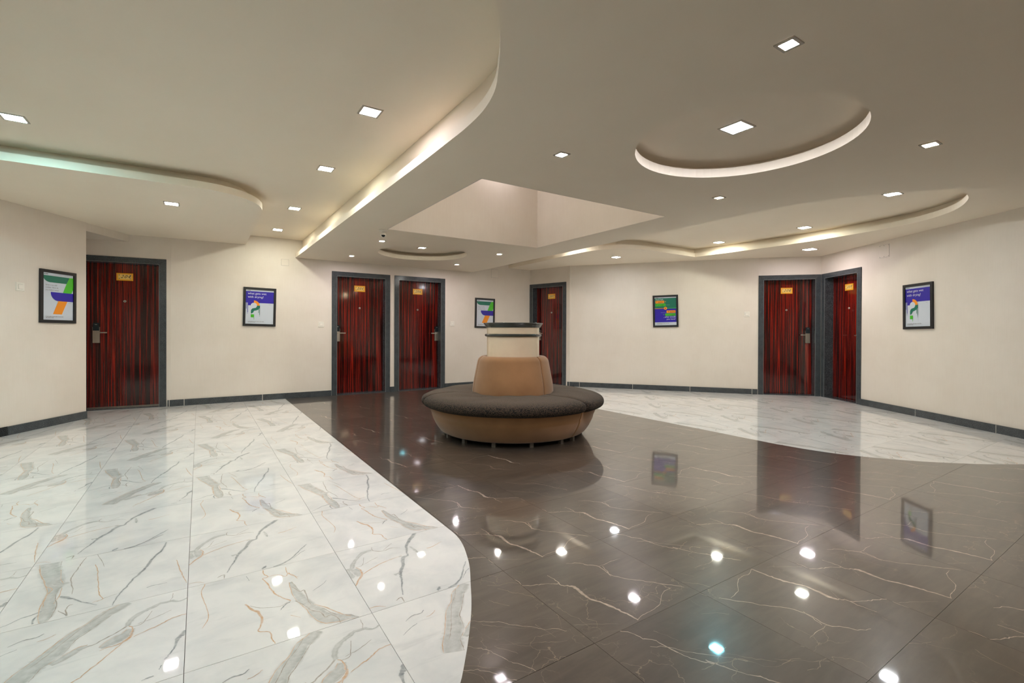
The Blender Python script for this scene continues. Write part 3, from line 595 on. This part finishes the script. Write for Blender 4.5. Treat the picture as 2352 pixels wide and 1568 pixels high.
# ------------------------------------------------------------------ doors
def door(i, PQ, s0, W, num, side, lx, label):
    P, Q = PQ; (x, y, _), a = on_wall(P, Q, s0)
    root = empty('door_%d' % i, (x, y, 0), a); tag(root, label, 'door', kind='structure')
    fw, ft, dep = 0.085, 0.078, 0.17
    yf = -0.012
    def xz(poly, mat, name, par, y0, y1, b=None):
        bb = b or B(); bb.prism([poly], y0, y1, mat, tf=lambda px, pz, py: (px, py, pz))
        for k in range(len(bb.f)): pass
        if not b: return bb.build(name, par)
    g = 0.0012
    xz([(0, 0), (fw, 0), (fw, DH-ft-g), (0, DH-g*1.2)], 'granite', 'frame_jamb', root, yf, dep)
    xz([(W-fw, 0), (W, 0), (W, DH-g*1.2), (W-fw, DH-ft-g)], 'granite', 'frame_jamb', root, yf, dep)
    xz([(0, DH), (fw, DH-ft), (W-fw, DH-ft), (W, DH)], 'granite', 'frame_head', root, yf, dep)
    b = B()      # pale polished arrises
    b.box(fw-0.004, fw+0.001, yf-0.001, yf+0.004, 0.0, DH-ft, 'mitre'); b.box(W-fw-0.001, W-fw+0.004, yf-0.001, yf+0.004, 0.0, DH-ft, 'mitre')
    b.box(fw, W-fw, yf-0.001, yf+0.004, DH-ft-0.001, DH-ft+0.004, 'mitre'); b.build('polished_edge', root)
    b = B(); b.box(fw, W-fw, 0.0, dep, 0.0, 0.012, 'granite'); b.build('threshold', root)
    ly = 0.14
    b = B(); b.box(fw+0.003, W-fw-0.003, ly, ly+0.04, 0.016, DH-ft-0.003, 'veneer'); b.build('door_leaf', root)
    if num == '204':
        b = B(); b.box(fw+0.003, W-fw-0.003, ly-0.012, ly-0.001, 0.014, 0.026, 'steel'); o = b.build('draught_strip', root); tag(o, 'thin pale metal strip at the foot of the door')
    # number plate
    cx, cz = W/2, 1.842; pw, ph = 0.187, 0.105
    b = B(); b.box(cx-pw/2, cx+pw/2, ly-0.005, ly, cz-ph/2, cz+ph/2, 'brass')
    b.box(cx-pw*0.40, cx+pw*0.40, ly-0.0062, ly-0.005, cz-ph*0.34, cz+ph*0.34, 'ivory')
    pl = b.build('number_plate', root)
    b = B(); put_text(b, num, 0.062, cx+0.004, cz+0.002, ly-0.0068, 'ink', shear=0.45, space=1.25); b.build('number', pl)
    for sx in (-1, 1):
        for sz in (-1, 1):
            b = B(); px, pz = cx+sx*pw*0.335, cz+sz*ph*0.225
            b.box(px-0.0045, px+0.0045, ly-0.0085, ly-0.0062, pz-0.0045, pz+0.0045, 'ink'); b.build('screw', pl)
    # spy hole
    b = B(); n = 20; pz = 1.50
    pr = [(0.0001, -0.002), (0.007, -0.002), (0.009, -0.008), (0.014, -0.008), (0.0165, 0.0)]
    v = []; f = []
    for k in range(n):
        t = 2*math.pi*k/n
        for r_, d_ in pr: v.append((cx+r_*math.cos(t), ly+d_, pz+r_*math.sin(t)))
    for k in range(n):
        for q in range(len(pr)-1):
            f.append((k*5+q, k*5+q+1, ((k+1) % n)*5+q+1, ((k+1) % n)*5+q))
    b.add(v, f, 'steel', True); sh = b.build('spy_hole', root)
    b = B(); b.prism([[(cx+0.0068*math.cos(t*0.6283), pz+0.0068*math.sin(t*0.6283)) for t in range(10)]], ly-0.0045, ly-0.0025, 'ink', tf=lambda px, pz_, py: (px, py, pz_)); b.build('lens', sh)
    # lock
    d = 1 if side == 0 else -1
    hw = 0.038
    b = B(); b.box(lx-hw, lx+hw, ly-0.022, ly, 0.915, 1.135, 'steel'); lk = b.build('lock_plate', root)
    b = B(); b.prism([[(lx-hw+0.004, 1.085), (lx+hw-0.004, 1.085), (lx+hw-0.004, 1.17), (lx+hw-0.012, 1.192), (lx-hw+0.012, 1.192), (lx-hw+0.004, 1.17)]], ly-0.032, ly-0.001, 'smoke', tf=lambda px, pz_, py: (px, py, pz_)); b.build('card_reader', lk)
    b = B(); b.box(lx-0.012, lx+0.012, ly-0.034, ly-0.032, 1.165, 1.170, 'steel'); b.build('indicator', lk)
    b = B(); b.box(min(lx, lx+d*0.125)-0.008*(d > 0), max(lx, lx+d*0.125)+0.008*(d < 0), ly-0.070, ly-0.052, 1.050, 1.066, 'steel')
    b.box(lx-0.010, lx+0.010, ly-0.055, ly-0.02, 1.048, 1.068, 'steel'); b.build('lever', lk)
    b = B(); n = 14; b.prism([[(lx+0.011*math.cos(t*2*math.pi/n), 0.965+0.011*math.sin(t*2*math.pi/n)) for t in range(n)]], ly-0.025, ly-0.02, 'steel', tf=lambda px, pz_, py: (px, py, pz_)); b.build('key_cap', lk)
for i, dd in enumerate(DOORS): door(i+1, *dd)
# ------------------------------------------------------------------ posters
def poster(PQ, s, z, tilt, design, label, w=0.455, h=0.60):
    P, Q = PQ; (x, y, _), a = on_wall(P, Q, s, z)
    root = empty('wall_poster', (x, y, z), a); root.rotation_euler = (0, tilt, a); tag(root, label, 'poster', 'framed posters on the lobby walls')
    bw, d0 = 0.034, -0.022
    b = B(); tf = lambda px, pz, py: (px, py, pz)
    O = [(-w/2, -h/2), (w/2, -h/2), (w/2, h/2), (-w/2, h/2)]; I = [(-w/2+bw, -h/2+bw), (w/2-bw, -h/2+bw), (w/2-bw, h/2-bw), (-w/2+bw, h/2-bw)]
    for k in range(4):
        j = (k+1) % 4; b.prism([[O[k], O[j], I[j], I[k]]], d0, -0.001, 'black', tf=tf)
    b.build('frame', root)
    b = B(); pw, ph = w-2*bw, h-2*bw; yp = -0.010
    b.box(-pw/2, pw/2, yp, -0.002, -ph/2, ph/2, 'paper')
    lay = [0]
    def shape(pts, mat):
        lay[0] += 1; y_ = yp-0.00025*lay[0]
        P_2 = [(-pw/2+u*pw, ph/2-v*ph) for u, v in pts]
        if sum(P_2[i][0]*P_2[(i+1) % len(P_2)][1]-P_2[(i+1) % len(P_2)][0]*P_2[i][1] for i in range(len(P_2))) < 0: P_2 = P_2[::-1]
        tr = tessellate_polygon([[Vector((q[0], q[1], 0)) for q in P_2]])
        b.add([(q[0], y_, q[1]) for q in P_2], [tuple(t) for t in tr], mat)
    rect = lambda u0, v0, u1, v1, mat: shape([(u0,v0),(u1,v0),(u1,v1),(u0,v1)], mat)
    def txt(body, u, v, size, mat, **kw):
        lay[0] += 1; put_text(b, body, size, -pw/2+u*pw, ph/2-v*ph, yp-0.00025*lay[0], mat, **kw)
    rect(0.045, 0.020, 0.07, 0.037, 'p_green'); rect(0.08, 0.024, 0.17, 0.034, 'p_ink')
    for k in range(4): rect(0.70+0.065*k, 0.027, 0.75+0.065*k, 0.031, 'p_text')
    def foot(v):
        for j, (vv, n_) in enumerate(((v, 9), (v+0.024, 4))):
            u = 0.09
            for k in range(n_):
                l_ = 0.03+0.022*((k*7+j) % 3); rect(u, vv, u+l_, vv+0.009, 'p_text'); u += l_+0.012
    if design == 'seven':
        arc = [(0.0+0.24*(1-math.cos(t)), 0.06+0.14*math.sin(t)) for t in [i_*math.pi/20 for i_ in range(11)]]
        shape(arc+[(0.77, 0.20), (0.87, 0.06)], 'p_green')
        shape([(0.87, 0.06), (1, 0.06), (1, 0.31), (0.94, 0.405), (0.65, 0.405), (0.77, 0.20)], 'p_lime')
        arc = [(0.25+0.25*(1-math.cos(t)), 0.405+0.185*math.sin(t)) for t in [i_*math.pi/20 for i_ in range(11)]]
        shape(arc+[(1, 0.59), (1, 0.405)], 'p_blue')
        shape([(0.50, 0.59), (0.80, 0.59), (0.615, 0.875), (0.325, 0.875)], 'p_orange')
        for k, t_ in enumerate(('Seven is an odd', 'number. How do', 'you make it even?')): txt(t_, 0.08, 0.258+0.053*k, 0.023, 'p_text', align='LEFT')
        rect(0.83, 0.62, 0.92, 0.624, 'p_text')
    elif design == 'drying':
        shape([(0, 0.05), (1, 0.05), (1, 0.385), (0.30, 0.385), (0.18, 0.462), (0.085, 0.462), (0.085, 0.385), (0, 0.385)], 'p_blue')
        aspect = pw/ph; R0, R1 = 0.205, 0.11; cx, cy = 0.29, 0.463
        pt = lambda r, dg: (cx+r*math.cos(math.radians(dg)), cy-r*math.sin(math.radians(dg))*aspect)
        shape([pt(R1*1.0, d) for d in range(0, 360, 15)], 'paper')
        shape([pt(R0, d) for d in range(90, -1, -10)] + [pt(R1, d) for d in range(0, 91, 10)], 'p_orange')
        px_ = [(682,748),(670,810),(630,860),(570,885),(520,893),(505,910),(490,945),(455,968),(428,972),(425,900),(440,855),(470,830),(510,822),(560,810),(585,780),(592,748)]
        shape([((x_-278)/782, (y_-308)/950) for x_, y_ in px_], 'p_green')
        rect(0.185, 0.722, 0.305, 0.812, 'p_lime'); rect(0.292, 0.812, 0.306, 0.87, 'p_lime')
        rect(0.02, 0.385, 0.036, 0.565, 'p_blue'); rect(0.066, 0.385, 0.084, 0.67, 'p_blue'); rect(0.066, 0.69, 0.084, 0.703, 'p_blue')
        rect(0.455, 0.56, 0.472, 0.68, 'p_green'); rect(0.495, 0.50, 0.512, 0.735, 'p_green'); rect(0.495, 0.755, 0.513, 0.768, 'p_ink')
        txt('what gets wet', 0.07, 0.115, 0.045, 'p_white', align='LEFT'); txt('with drying?', 0.07, 0.215, 0.045, 'p_white', align='LEFT')
        rect(0.82, 0.42, 0.89, 0.424, 'p_text')
    else:
        rect(0, 0.04, 1, 0.40, 'p_green'); rect(0, 0.40, 1, 0.89, 'p_blue'); rect(0, 0.393, 0.5, 0.410, 'p_orange'); rect(0.5, 0.393, 1, 0.410, 'p_lime')
        shape([(0.5+0.075*math.cos(t*0.2618), 0.40+0.052*math.sin(t*0.2618)) for t in range(24)], 'p_orange'); txt('&', 0.5, 0.40, 0.036, 'p_ink')
        txt('If you had...', 0.05, 0.088, 0.032, 'p_white', align='LEFT')
        rect(0.04, 0.130, 0.45, 0.218, 'p_orange'); txt('3 apples', 0.06, 0.172, 0.040, 'p_ink', align='LEFT'); txt('+', 0.505, 0.172, 0.04, 'p_orange', offset=0.001)
        rect(0.04, 0.236, 0.51, 0.322, 'p_lime'); txt('4 oranges', 0.06, 0.277, 0.040, 'p_ink', align='LEFT')
        for k in range(3): rect(0.54+0.055*k, 0.283, 0.58+0.055*k, 0.287, 'p_white')
        rect(0.55, 0.480, 0.965, 0.568, 'p_orange'); txt('4 apples', 0.945, 0.522, 0.040, 'p_ink', align='RIGHT')
        rect(0.49, 0.585, 0.965, 0.670, 'p_lime'); txt('3 oranges', 0.945, 0.626, 0.040, 'p_ink', align='RIGHT'); txt('+', 0.42, 0.626, 0.04, 'p_lime', offset=0.001)
        for k in range(4): rect(0.28+0.06*k, 0.548, 0.325+0.06*k, 0.552, 'p_white')
        txt('...what would', 0.955, 0.708, 0.040, 'p_white', align='RIGHT'); txt('you have?', 0.955, 0.785, 0.040, 'p_white', align='RIGHT')
    foot(0.925)
    b.build('print', root)
poster(W1, L1-1.033+0.643, 1.472, 0.006, 'seven', 'black framed poster of angular green, blue and orange stripes left of door 204')
poster(W2, 1.170, 1.464, 0.020, 'drying', 'black framed question mark poster between doors 204 and 205')
poster(W2, 5.215, 1.468, 0.016, 'seven', 'black framed striped poster behind the column, right of door 206')
poster(W4, 1.876, 1.493, -0.022, 'apples', 'black framed green and blue apples and oranges poster left of door 208')
poster(W5, 1.958, 1.451, -0.016, 'drying', 'black framed question mark poster on the right wall beyond door 209')
# ------------------------------------------------------------------ switches, covers
def switch(PQ, s, z, label):
    P, Q = PQ; (x, y, _), a = on_wall(P, Q, s, z)
    root = empty('light_switch', (x, y, z), a); tag(root, label, 'light switch', 'switches beside the doors')
    b = B(); r = 0.046
    v = [(-r, 0, -r), (r, 0, -r), (r, 0, r), (-r, 0, r), (-r*.93, -0.010, -r*.93), (r*.93, -0.010, -r*.93), (r*.93, -0.010, r*.93), (-r*.93, -0.010, r*.93)]
    b.add(v, [(3,2,1,0), (4,5,6,7), (0,1,5,4), (1,2,6,5), (2,3,7,6), (3,0,4,7)], 'plastic'); b.build('plate', root)
    b = B(); q = 0.024
    b.add([(-q, -0.0105, -q), (q, -0.0105, -q), (q, -0.0105, q), (-q, -0.0105, q), (-q*.9, -0.016, -q*.9), (q*.9, -0.016, -q*.9), (q*.9, -0.0135, q*.9), (-q*.9, -0.0135, q*.9)],
          [(4,5,6,7), (0,1,5,4), (1,2,6,5), (2,3,7,6), (3,0,4,7)], 'plastic'); b.build('rocker', root)
    b = B(); b.box(-q-.001, q+.001, -0.0104, -0.0099, -q-.001, q+.001, 'p_text'); b.build('gap', root)
switch(W1, L1-1.033+0.203, 1.550, 'square white switch on the far left wall, left of the striped poster')
switch(W2, 2.080, 1.204, 'square white switch on the wall between the question mark poster and door 205')
switch(W2, 4.490, 1.246, 'square white switch just right of door 206')
switch(W4, 3.260, 1.423, 'square white switch just left of door 208')
def cover(PQ, s, z, w, h, screws, label):
    P, Q = PQ; (x, y, _), a = on_wall(P, Q, s, z)
    root = empty('access_cover', (x, y, z), a); tag(root, label, 'access cover', 'cable box covers high on the walls')
    b = B(); b.box(-w/2-0.002, w/2+0.002, -0.0012, 0, -h/2-0.002, h/2+0.002, 'p_text'); b.build('gap', root)
    b = B(); b.box(-w/2, w/2, -0.0035, -0.0012, -h/2, h/2, 'wall'); b.build('plate', root)
    if screws:
        for sx in (-1, 0, 1):
            for sz in (-1, 1):
                b = B(); px, pz = sx*(w/2-0.012), sz*(h/2-0.012); b.box(px-0.004, px+0.004, -0.005, -0.0035, pz-0.004, pz+0.004, 'p_text'); b.build('screw', root)
cover(W2, 1.529, 2.191, 0.108, 0.098, False, 'small painted square cover on the wall at the end of the left soffit')
cover(W2, 5.448, 2.285, 0.165, 0.165, False, 'painted square cover just under the ceiling above the poster behind the column')
cover(W5, 1.378, 2.273, 0.178, 0.180, True, 'screwed square cover high on the right wall beyond door 209')
# ------------------------------------------------------------------ ceiling lamps
LM = {}
FLUX = {0.11: 1.8, 0.055: 1.8, 0.065: 1.8, 0.12: 1.5, 0.135: 1.2, 0.095: 1.4}
def lampmat(col, st):
    k = (col, st)
    if k not in LM: LM[k] = emit('lamp glow', col, st*LAMP)
    return LM[k]
COOL = (0.93, 0.96, 1.0, 1); NEUT = (1.0, 0.95, 0.86, 1); GRN = (1.0, 1.0, 0.85, 1); WARM = (1.0, 0.78, 0.50, 1); CYAN = (0.25, 0.85, 1.0, 1); PINK = (1.0, 0.90, 0.95, 1)
def lamp(u, v, z, size, col, st, label, group, round_=False, trim=0.014):
    st *= FLUX.get(size, 1.0); root = empty('ceiling_lamp', (u, v, z)); tag(root, label, 'ceiling light', group)
    h = size/2; o = h+trim
    sq = lambda r: [(-r, -r), (r, -r), (r, r), (-r, r)]
    shp = (lambda r: circle(0, 0, r, 32)) if round_ else sq
    b = B(); b.prism([shp(o), shp(h)], -0.006, -0.0005, 'trimw'); b.build('trim', root)
    b = B(); b.prism([shp(h)], -0.0055, -0.001, lampmat(col, st)); b.build('diffuser', root)
gU = 'square panel lamps in the upper ceiling on the left'; gC = 'small square spotlights in the low central soffit'
K = 60.0
lamp(0.957, 3.205, H_TOP, 0.11, PINK, K*0.8, 'large bright square panel in the upper left ceiling, nearest the curved soffit edge', gU)
lamp(0.957, 4.552, H_TOP, 0.11, GRN, K*0.65, 'square panel, second nearest of the row along the straight soffit edge', gU)
lamp(0.953, 6.234, H_TOP, 0.11, GRN, K*0.65, 'square panel, third of the row towards the back wall', gU)
lamp(0.950, 7.688, H_TOP, 0.11, GRN, K*0.65, 'square panel closest to the back wall, left of door 205', gU)
lamp(-1.083, 4.681, H_TOP, 0.11, (0.45, 0.93, 1.0, 1), K*1.3, 'cyan tinted square panel at the left edge of the picture', gU)
lamp(-0.70, 1.75, H_TOP, 0.11, CYAN, K*0.5, 'cyan panel in the upper ceiling left of the viewer', gU)
lamp(-0.247, 6.119, H_MID, 0.11, PINK, K*0.8, 'pinkish white square lamp in the rounded left soffit above door 204', 'lamps in the side soffits')
lamp(2.020, 2.480, H_LOW, 0.055, PINK, K*2.1, 'small pinkish square spot between the large round coffer and the light shaft', gC)
lamp(2.020, 1.015, H_LOW, 0.055, NEUT, K*2.1, 'small square spot nearest the viewer, above the large round coffer in the picture', gC)
lamp(3.828, 1.059, H_LOW, 0.065, WARM, K*2.1, 'warm orange small square spot right of the large round coffer', gC)
lamp(3.808, 2.498, H_LOW, 0.055, WARM, K*0.5, 'dim small square spot between the large round coffer and the right hand recess', gC)
lamp(2.000, 6.167, H_LOW, 0.055, NEUT, K*2.1, 'small square spot directly below the security camera in the picture', gC)
lamp(2.000, 7.657, H_LOW, 0.055, PINK, K*2.1, 'small square spot above door 205', gC)
lamp(3.800, 7.576, H_LOW, 0.055, PINK, K*2.1, 'small square spot right of the small round coffer above door 206', gC)
lamp(3.824, 6.183, H_LOW, 0.055, NEUT, K*2.1, 'small square spot in front of the far corner of the light shaft', gC)
lamp(2.854, 1.751, 2.40, 0.135, (0.92, 0.92, 1.0, 1), K*1.5, 'bright square panel inside the large round coffer', 'panels inside the round coffers')
lamp(2.90, 6.98, 2.40, 0.095, GRN, K*0.30, 'square panel inside the small round coffer', 'panels inside the round coffers')
gR = 'square lamps in the right hand ceiling recess'
for u, v, s_, c_, k_, l_ in ((6.131, 2.005, 0.12, COOL, 0.8, 'square lamp at the rounded near end of the right hand recess'), (7.072, 3.322, 0.12, GRN, 0.8, 'square lamp in the middle of the right hand recess, far row'),
    (7.088, 4.647, 0.12, GRN, 0.8, 'square lamp in the far row of the recess by its pointed corner'), (5.034, 6.132, 0.12, NEUT, 0.8, 'lamp hidden above the central soffit edge, farthest of the near row'),
    (4.986, 4.521, 0.12, PINK, 0.8, 'lamp hidden above the central soffit edge, middle of the near row'), (5.004, 3.281, 0.12, CYAN, 0.8, 'cyan lamp hidden above the central soffit edge, seen mirrored in the floor')):
    lamp(u, v, H_TOP, s_, c_, K*k_*0.78, l_, gR)
lamp(6.143, 6.016, H_MID, 0.11, COOL, K*0.55, 'square white downlight in the perimeter soffit above the wall right of door 207', 'lamps in the side soffits')
lamp(8.072, 3.712, H_MID, 0.15, PINK, K*0.75, 'larger square white downlight in the perimeter soffit in front of doors 208 and 209', 'lamps in the side soffits')
lamp(3.30, 5.08, 3.449, 0.13, PINK, K*0.12, 'lamp at the top of the light shaft, front one of the pair', 'lamps inside the light shaft')
lamp(3.30, 5.26, 3.449, 0.13, PINK, K*0.12, 'lamp at the top of the light shaft, rear one of the pair', 'lamps inside the light shaft')
lamp(2.45, 4.00, 3.449, 0.20, NEUT, K*0.5, 'added panel lamp hidden in the top of the light shaft, brightening its walls', 'lamps inside the light shaft')  # unseen extra lamp, added to light the shaft walls evenly
for (X, Y, z_, l_) in ((0.6, -1.5, H_LOW, 'added fill panel in the soffit straight behind the viewer'), (-2.2, -1.2, H_LOW, 'added fill panel in the soffit behind the viewer on the left'), (3.3, -0.9, H_LOW, 'added fill panel in the soffit behind the viewer on the right'), (3.6, 1.2, H_LOW, 'added fill panel in the soffit beside the viewer on the right')):  # unseen lamps added as fill for the room's brightness
    u, v = cw(X, Y); lamp(u, v, z_, 0.15, NEUT, K*0.8, l_, 'added fill lamps behind the viewer')
lamp(-1.083, 3.205, H_TOP, 0.11, NEUT, K*0.9, 'added square fill panel in the upper ceiling, out of view on the left', gU)  # unseen panel added to bring more light to the ceiling
# ------------------------------------------------------------------ security camera
cu, cv = 1.80, 5.50
root = empty('security_camera', (cu, cv, H_LOW)); tag(root, 'small white ball security camera at the left corner of the light shaft', 'camera')
b = B(); b.lathe([(0.0005, -0.001), (0.05, -0.001), (0.05, -0.008), (0.042, -0.014), (0.018, -0.016), (0.014, -0.03)], 'plastic', 28); b.build('mount', root)
b = B(); b.lathe([(0.001, -0.028), (0.016, -0.030), (0.029, -0.042), (0.033, -0.057), (0.029, -0.072), (0.016, -0.084), (0.001, -0.088)], 'plastic', 28); ball = b.build('ball', root)
b = B(); d_ = Vector((-cu, -cv, 0)).normalized(); c0 = Vector((0, 0, -0.058))+d_*0.026+Vector((0,0,-0.008)); rt = Vector((-d_.y, d_.x, 0)); up = rt.cross(d_)*-1
n = 24; v = [c0+d_*0.008] + [c0+rt*0.021*math.cos(t*2*math.pi/n)+up*0.021*math.sin(t*2*math.pi/n) for t in range(n)]
b.add(v, [(0, 1+(t+1) % n, 1+t) for t in range(n)], 'smoke', True); b.build('lens', ball)
# ------------------------------------------------------------------ round sofa
OC = cw(0.012, 5.225); TOCAM = math.atan2(-OC[1], -OC[0])
sofa = empty('round_sofa', (OC[0], OC[1], 0), 0); tag(sofa, 'round sofa with pebble patterned dark seat, tan base and tan conical backrest', 'sofa')
def rcorner(pts, radii, k=5):
    """closed profile with rounded corners"""
    out = []; n = len(pts)
    for i in range(n):
        p = Vector(pts[i]); a = Vector(pts[i-1])-p; c = Vector(pts[(i+1) % n])-p; r = min(radii[i], a.length*0.49, c.length*0.49)
        if r <= 0: out.append(tuple(p)); continue
        a.normalize(); c.normalize(); A = p+a*r; Cc = p+c*r
        for j in range(k+1):
            t = j/k; q = A*(1-t)**2+p*2*t*(1-t)+Cc*t*t; out.append(tuple(q))
    return out
def sector(prof, d0, d1, mat, name, parent, endr=0.02, n=56, gap=0.004, wob=None):
    b = B(); v = []; f = []; m_ = len(prof); cx = sum(p[0] for p in prof)/m_; cz = sum(p[1] for p in prof)/m_
    rm = max(p[0] for p in prof); a0, a1 = math.radians(d0)+gap/rm, math.radians(d1)-gap/rm; e = endr/rm
    steps = [(a0, 1-0.5), (a0+e*0.12, 1-0.24), (a0+e*0.35, 1-0.10), (a0+e*0.65, 1-0.03), (a0+e, 1.0)]
    mid = [(a0+e+(a1-a0-2*e)*i/n, 1.0) for i in range(1, n)]
    full = steps+mid+[(a1-(t-a0), s_) for t, s_ in steps[::-1]]
    dep = endr
    for t, s_ in full:
        sh = (1-s_)*dep*2.0
        for r_, z_ in prof:
            dx, dz = cx-r_, cz-z_; L = math.hypot(dx, dz) or 1
            k_ = min(sh, L*0.9)
            rr, zz = r_+dx/L*k_, z_+dz/L*k_
            if wob: rr, zz = wob(t, rr, zz)
            v.append((rr*math.cos(TOCAM+t), rr*math.sin(TOCAM+t), zz))
    for i in range(len(full)-1):
        for k in range(m_):
            k2 = (k+1) % m_; f.append((i*m_+k, i*m_+k2, (i+1)*m_+k2, (i+1)*m_+k))
    b.add(v, f, mat, True); L_ = (len(full)-1)*m_
    b.add([v[k] for k in range(m_)], [tuple(range(m_))[::-1]], mat); b.add([v[L_+k] for k in range(m_)], [tuple(range(m_))], mat)
    o = b.build(name, parent); return o
base_p = rcorner([(0.40, 0.040), (0.775, 0.040), (0.836, 0.12), (0.876, 0.21), (0.908, 0.315), (0.40, 0.315)], [0.0, 0.035, 0.06, 0.05, 0.02, 0.0])
seat_p = rcorner([(0.40, 0.30), (0.90, 0.30), (0.985, 0.335), (0.985, 0.40), (0.90, 0.437), (0.70, 0.458), (0.45, 0.448), (0.40, 0.43)], [0, 0.05, 0.05, 0.06, 0.12, 0.1, 0.05, 0], 4)
back_p = rcorner([(0.30, 0.40), (0.445, 0.40), (0.44, 0.52), (0.385, 0.80), (0.34, 0.835), (0.30, 0.825)], [0, 0.0, 0.1, 0.05, 0.05, 0.02], 5)
def wbase(t, r, z):
    # soft sag crease under the seat edge
    if r > 0.5: r -= 0.006*math.exp(-((z-0.235-0.012*math.sin(t*3+0.6))/0.014)**2); r += 0.003*math.sin(t*9)*math.exp(-((z-0.2)/0.08)**2)
    return r, z
def wseat(t, r, z):
    q = max(0.0, (z-0.40)/0.05)
    pk = math.exp(-((r-0.62)/0.05)**2)*math.exp(-(((t*1.9) % 2.09-1.05)/0.12)**2)
    return r+0.004*math.sin(t*7), z+0.005*math.sin(t*5+1.0)*q+0.003*math.sin(t*13+r*20)*q-0.007*pk*q
# increasing angle turns anticlockwise seen from above: +angle is to the camera's right-hand side of the sofa
seams = [-72, 48, 168, 288]
for d0, d1 in zip(seams, seams[1:]):
    sector(base_p, d0, d1, 'suede', 'base', sofa, 0.018, wob=wbase)
    sector(seat_p, d0, d1, 'pebble', 'seat_cushion', sofa, 0.060, wob=wseat)
    sector(back_p, d0, d1, 'suede', 'back_cushion', sofa, 0.024)
b = B(); b.lathe([(0.42, 0.034), (0.74, 0.034), (0.74, 0.046), (0.42, 0.046)], 'under', 64, closed=True); b.build('underside_shadow', sofa)  # near-black ring, the shadow beneath the sofa put into its colour
for dg in (-64, -40, -14, 14, 40, 55, 82, 110, 140, 175, 205, 240, 268):
    t = TOCAM+math.radians(dg); b = B(); r_ = 0.735
    ct, st = math.cos(t), math.sin(t); hw = 0.018
    pts = [(r_+a_, b_) for a_, b_ in ((-hw, -hw), (hw, -hw), (hw, hw), (-hw, hw))]
    b.prism([[(p*ct-q*st, p*st+q*ct) for p, q in pts]], 0.0, 0.042, 'rubber'); b.build('leg', sofa)
# ------------------------------------------------------------------ column in the middle of the sofa
col = empty('round_column', (OC[0], OC[1], 0)); tag(col, 'short cream round column with dark bands rising out of the round sofa', 'column')
b = B(); b.lathe([(0.285, 0.0), (0.287, 1.142)], 'cream', 96); b.build('shaft', col)
b = B(); tor = [(0.297+0.014*math.cos(t), 1.056+0.015*math.sin(t)) for t in [i_*2*math.pi/14 for i_ in range(14)]]
b.lathe(tor, 'band', 96, closed=True); b.build('band_ring', col)
b = B()
pr = [(0.280, 1.137), (0.292, 1.138)]
for k in range(4):
    r0 = 0.294+0.0075*k; z0 = 1.139+0.0105*k
    pr += [(r0, z0), (r0+0.006, z0+0.003), (r0+0.007, z0+0.007), (r0+0.002, z0+0.0098)]
pr += [(0.326, 1.182), (0.327, 1.187), (0.318, 1.189), (0.001, 1.189)]
b.lathe(pr, 'band', 96); b.build('capital', col)
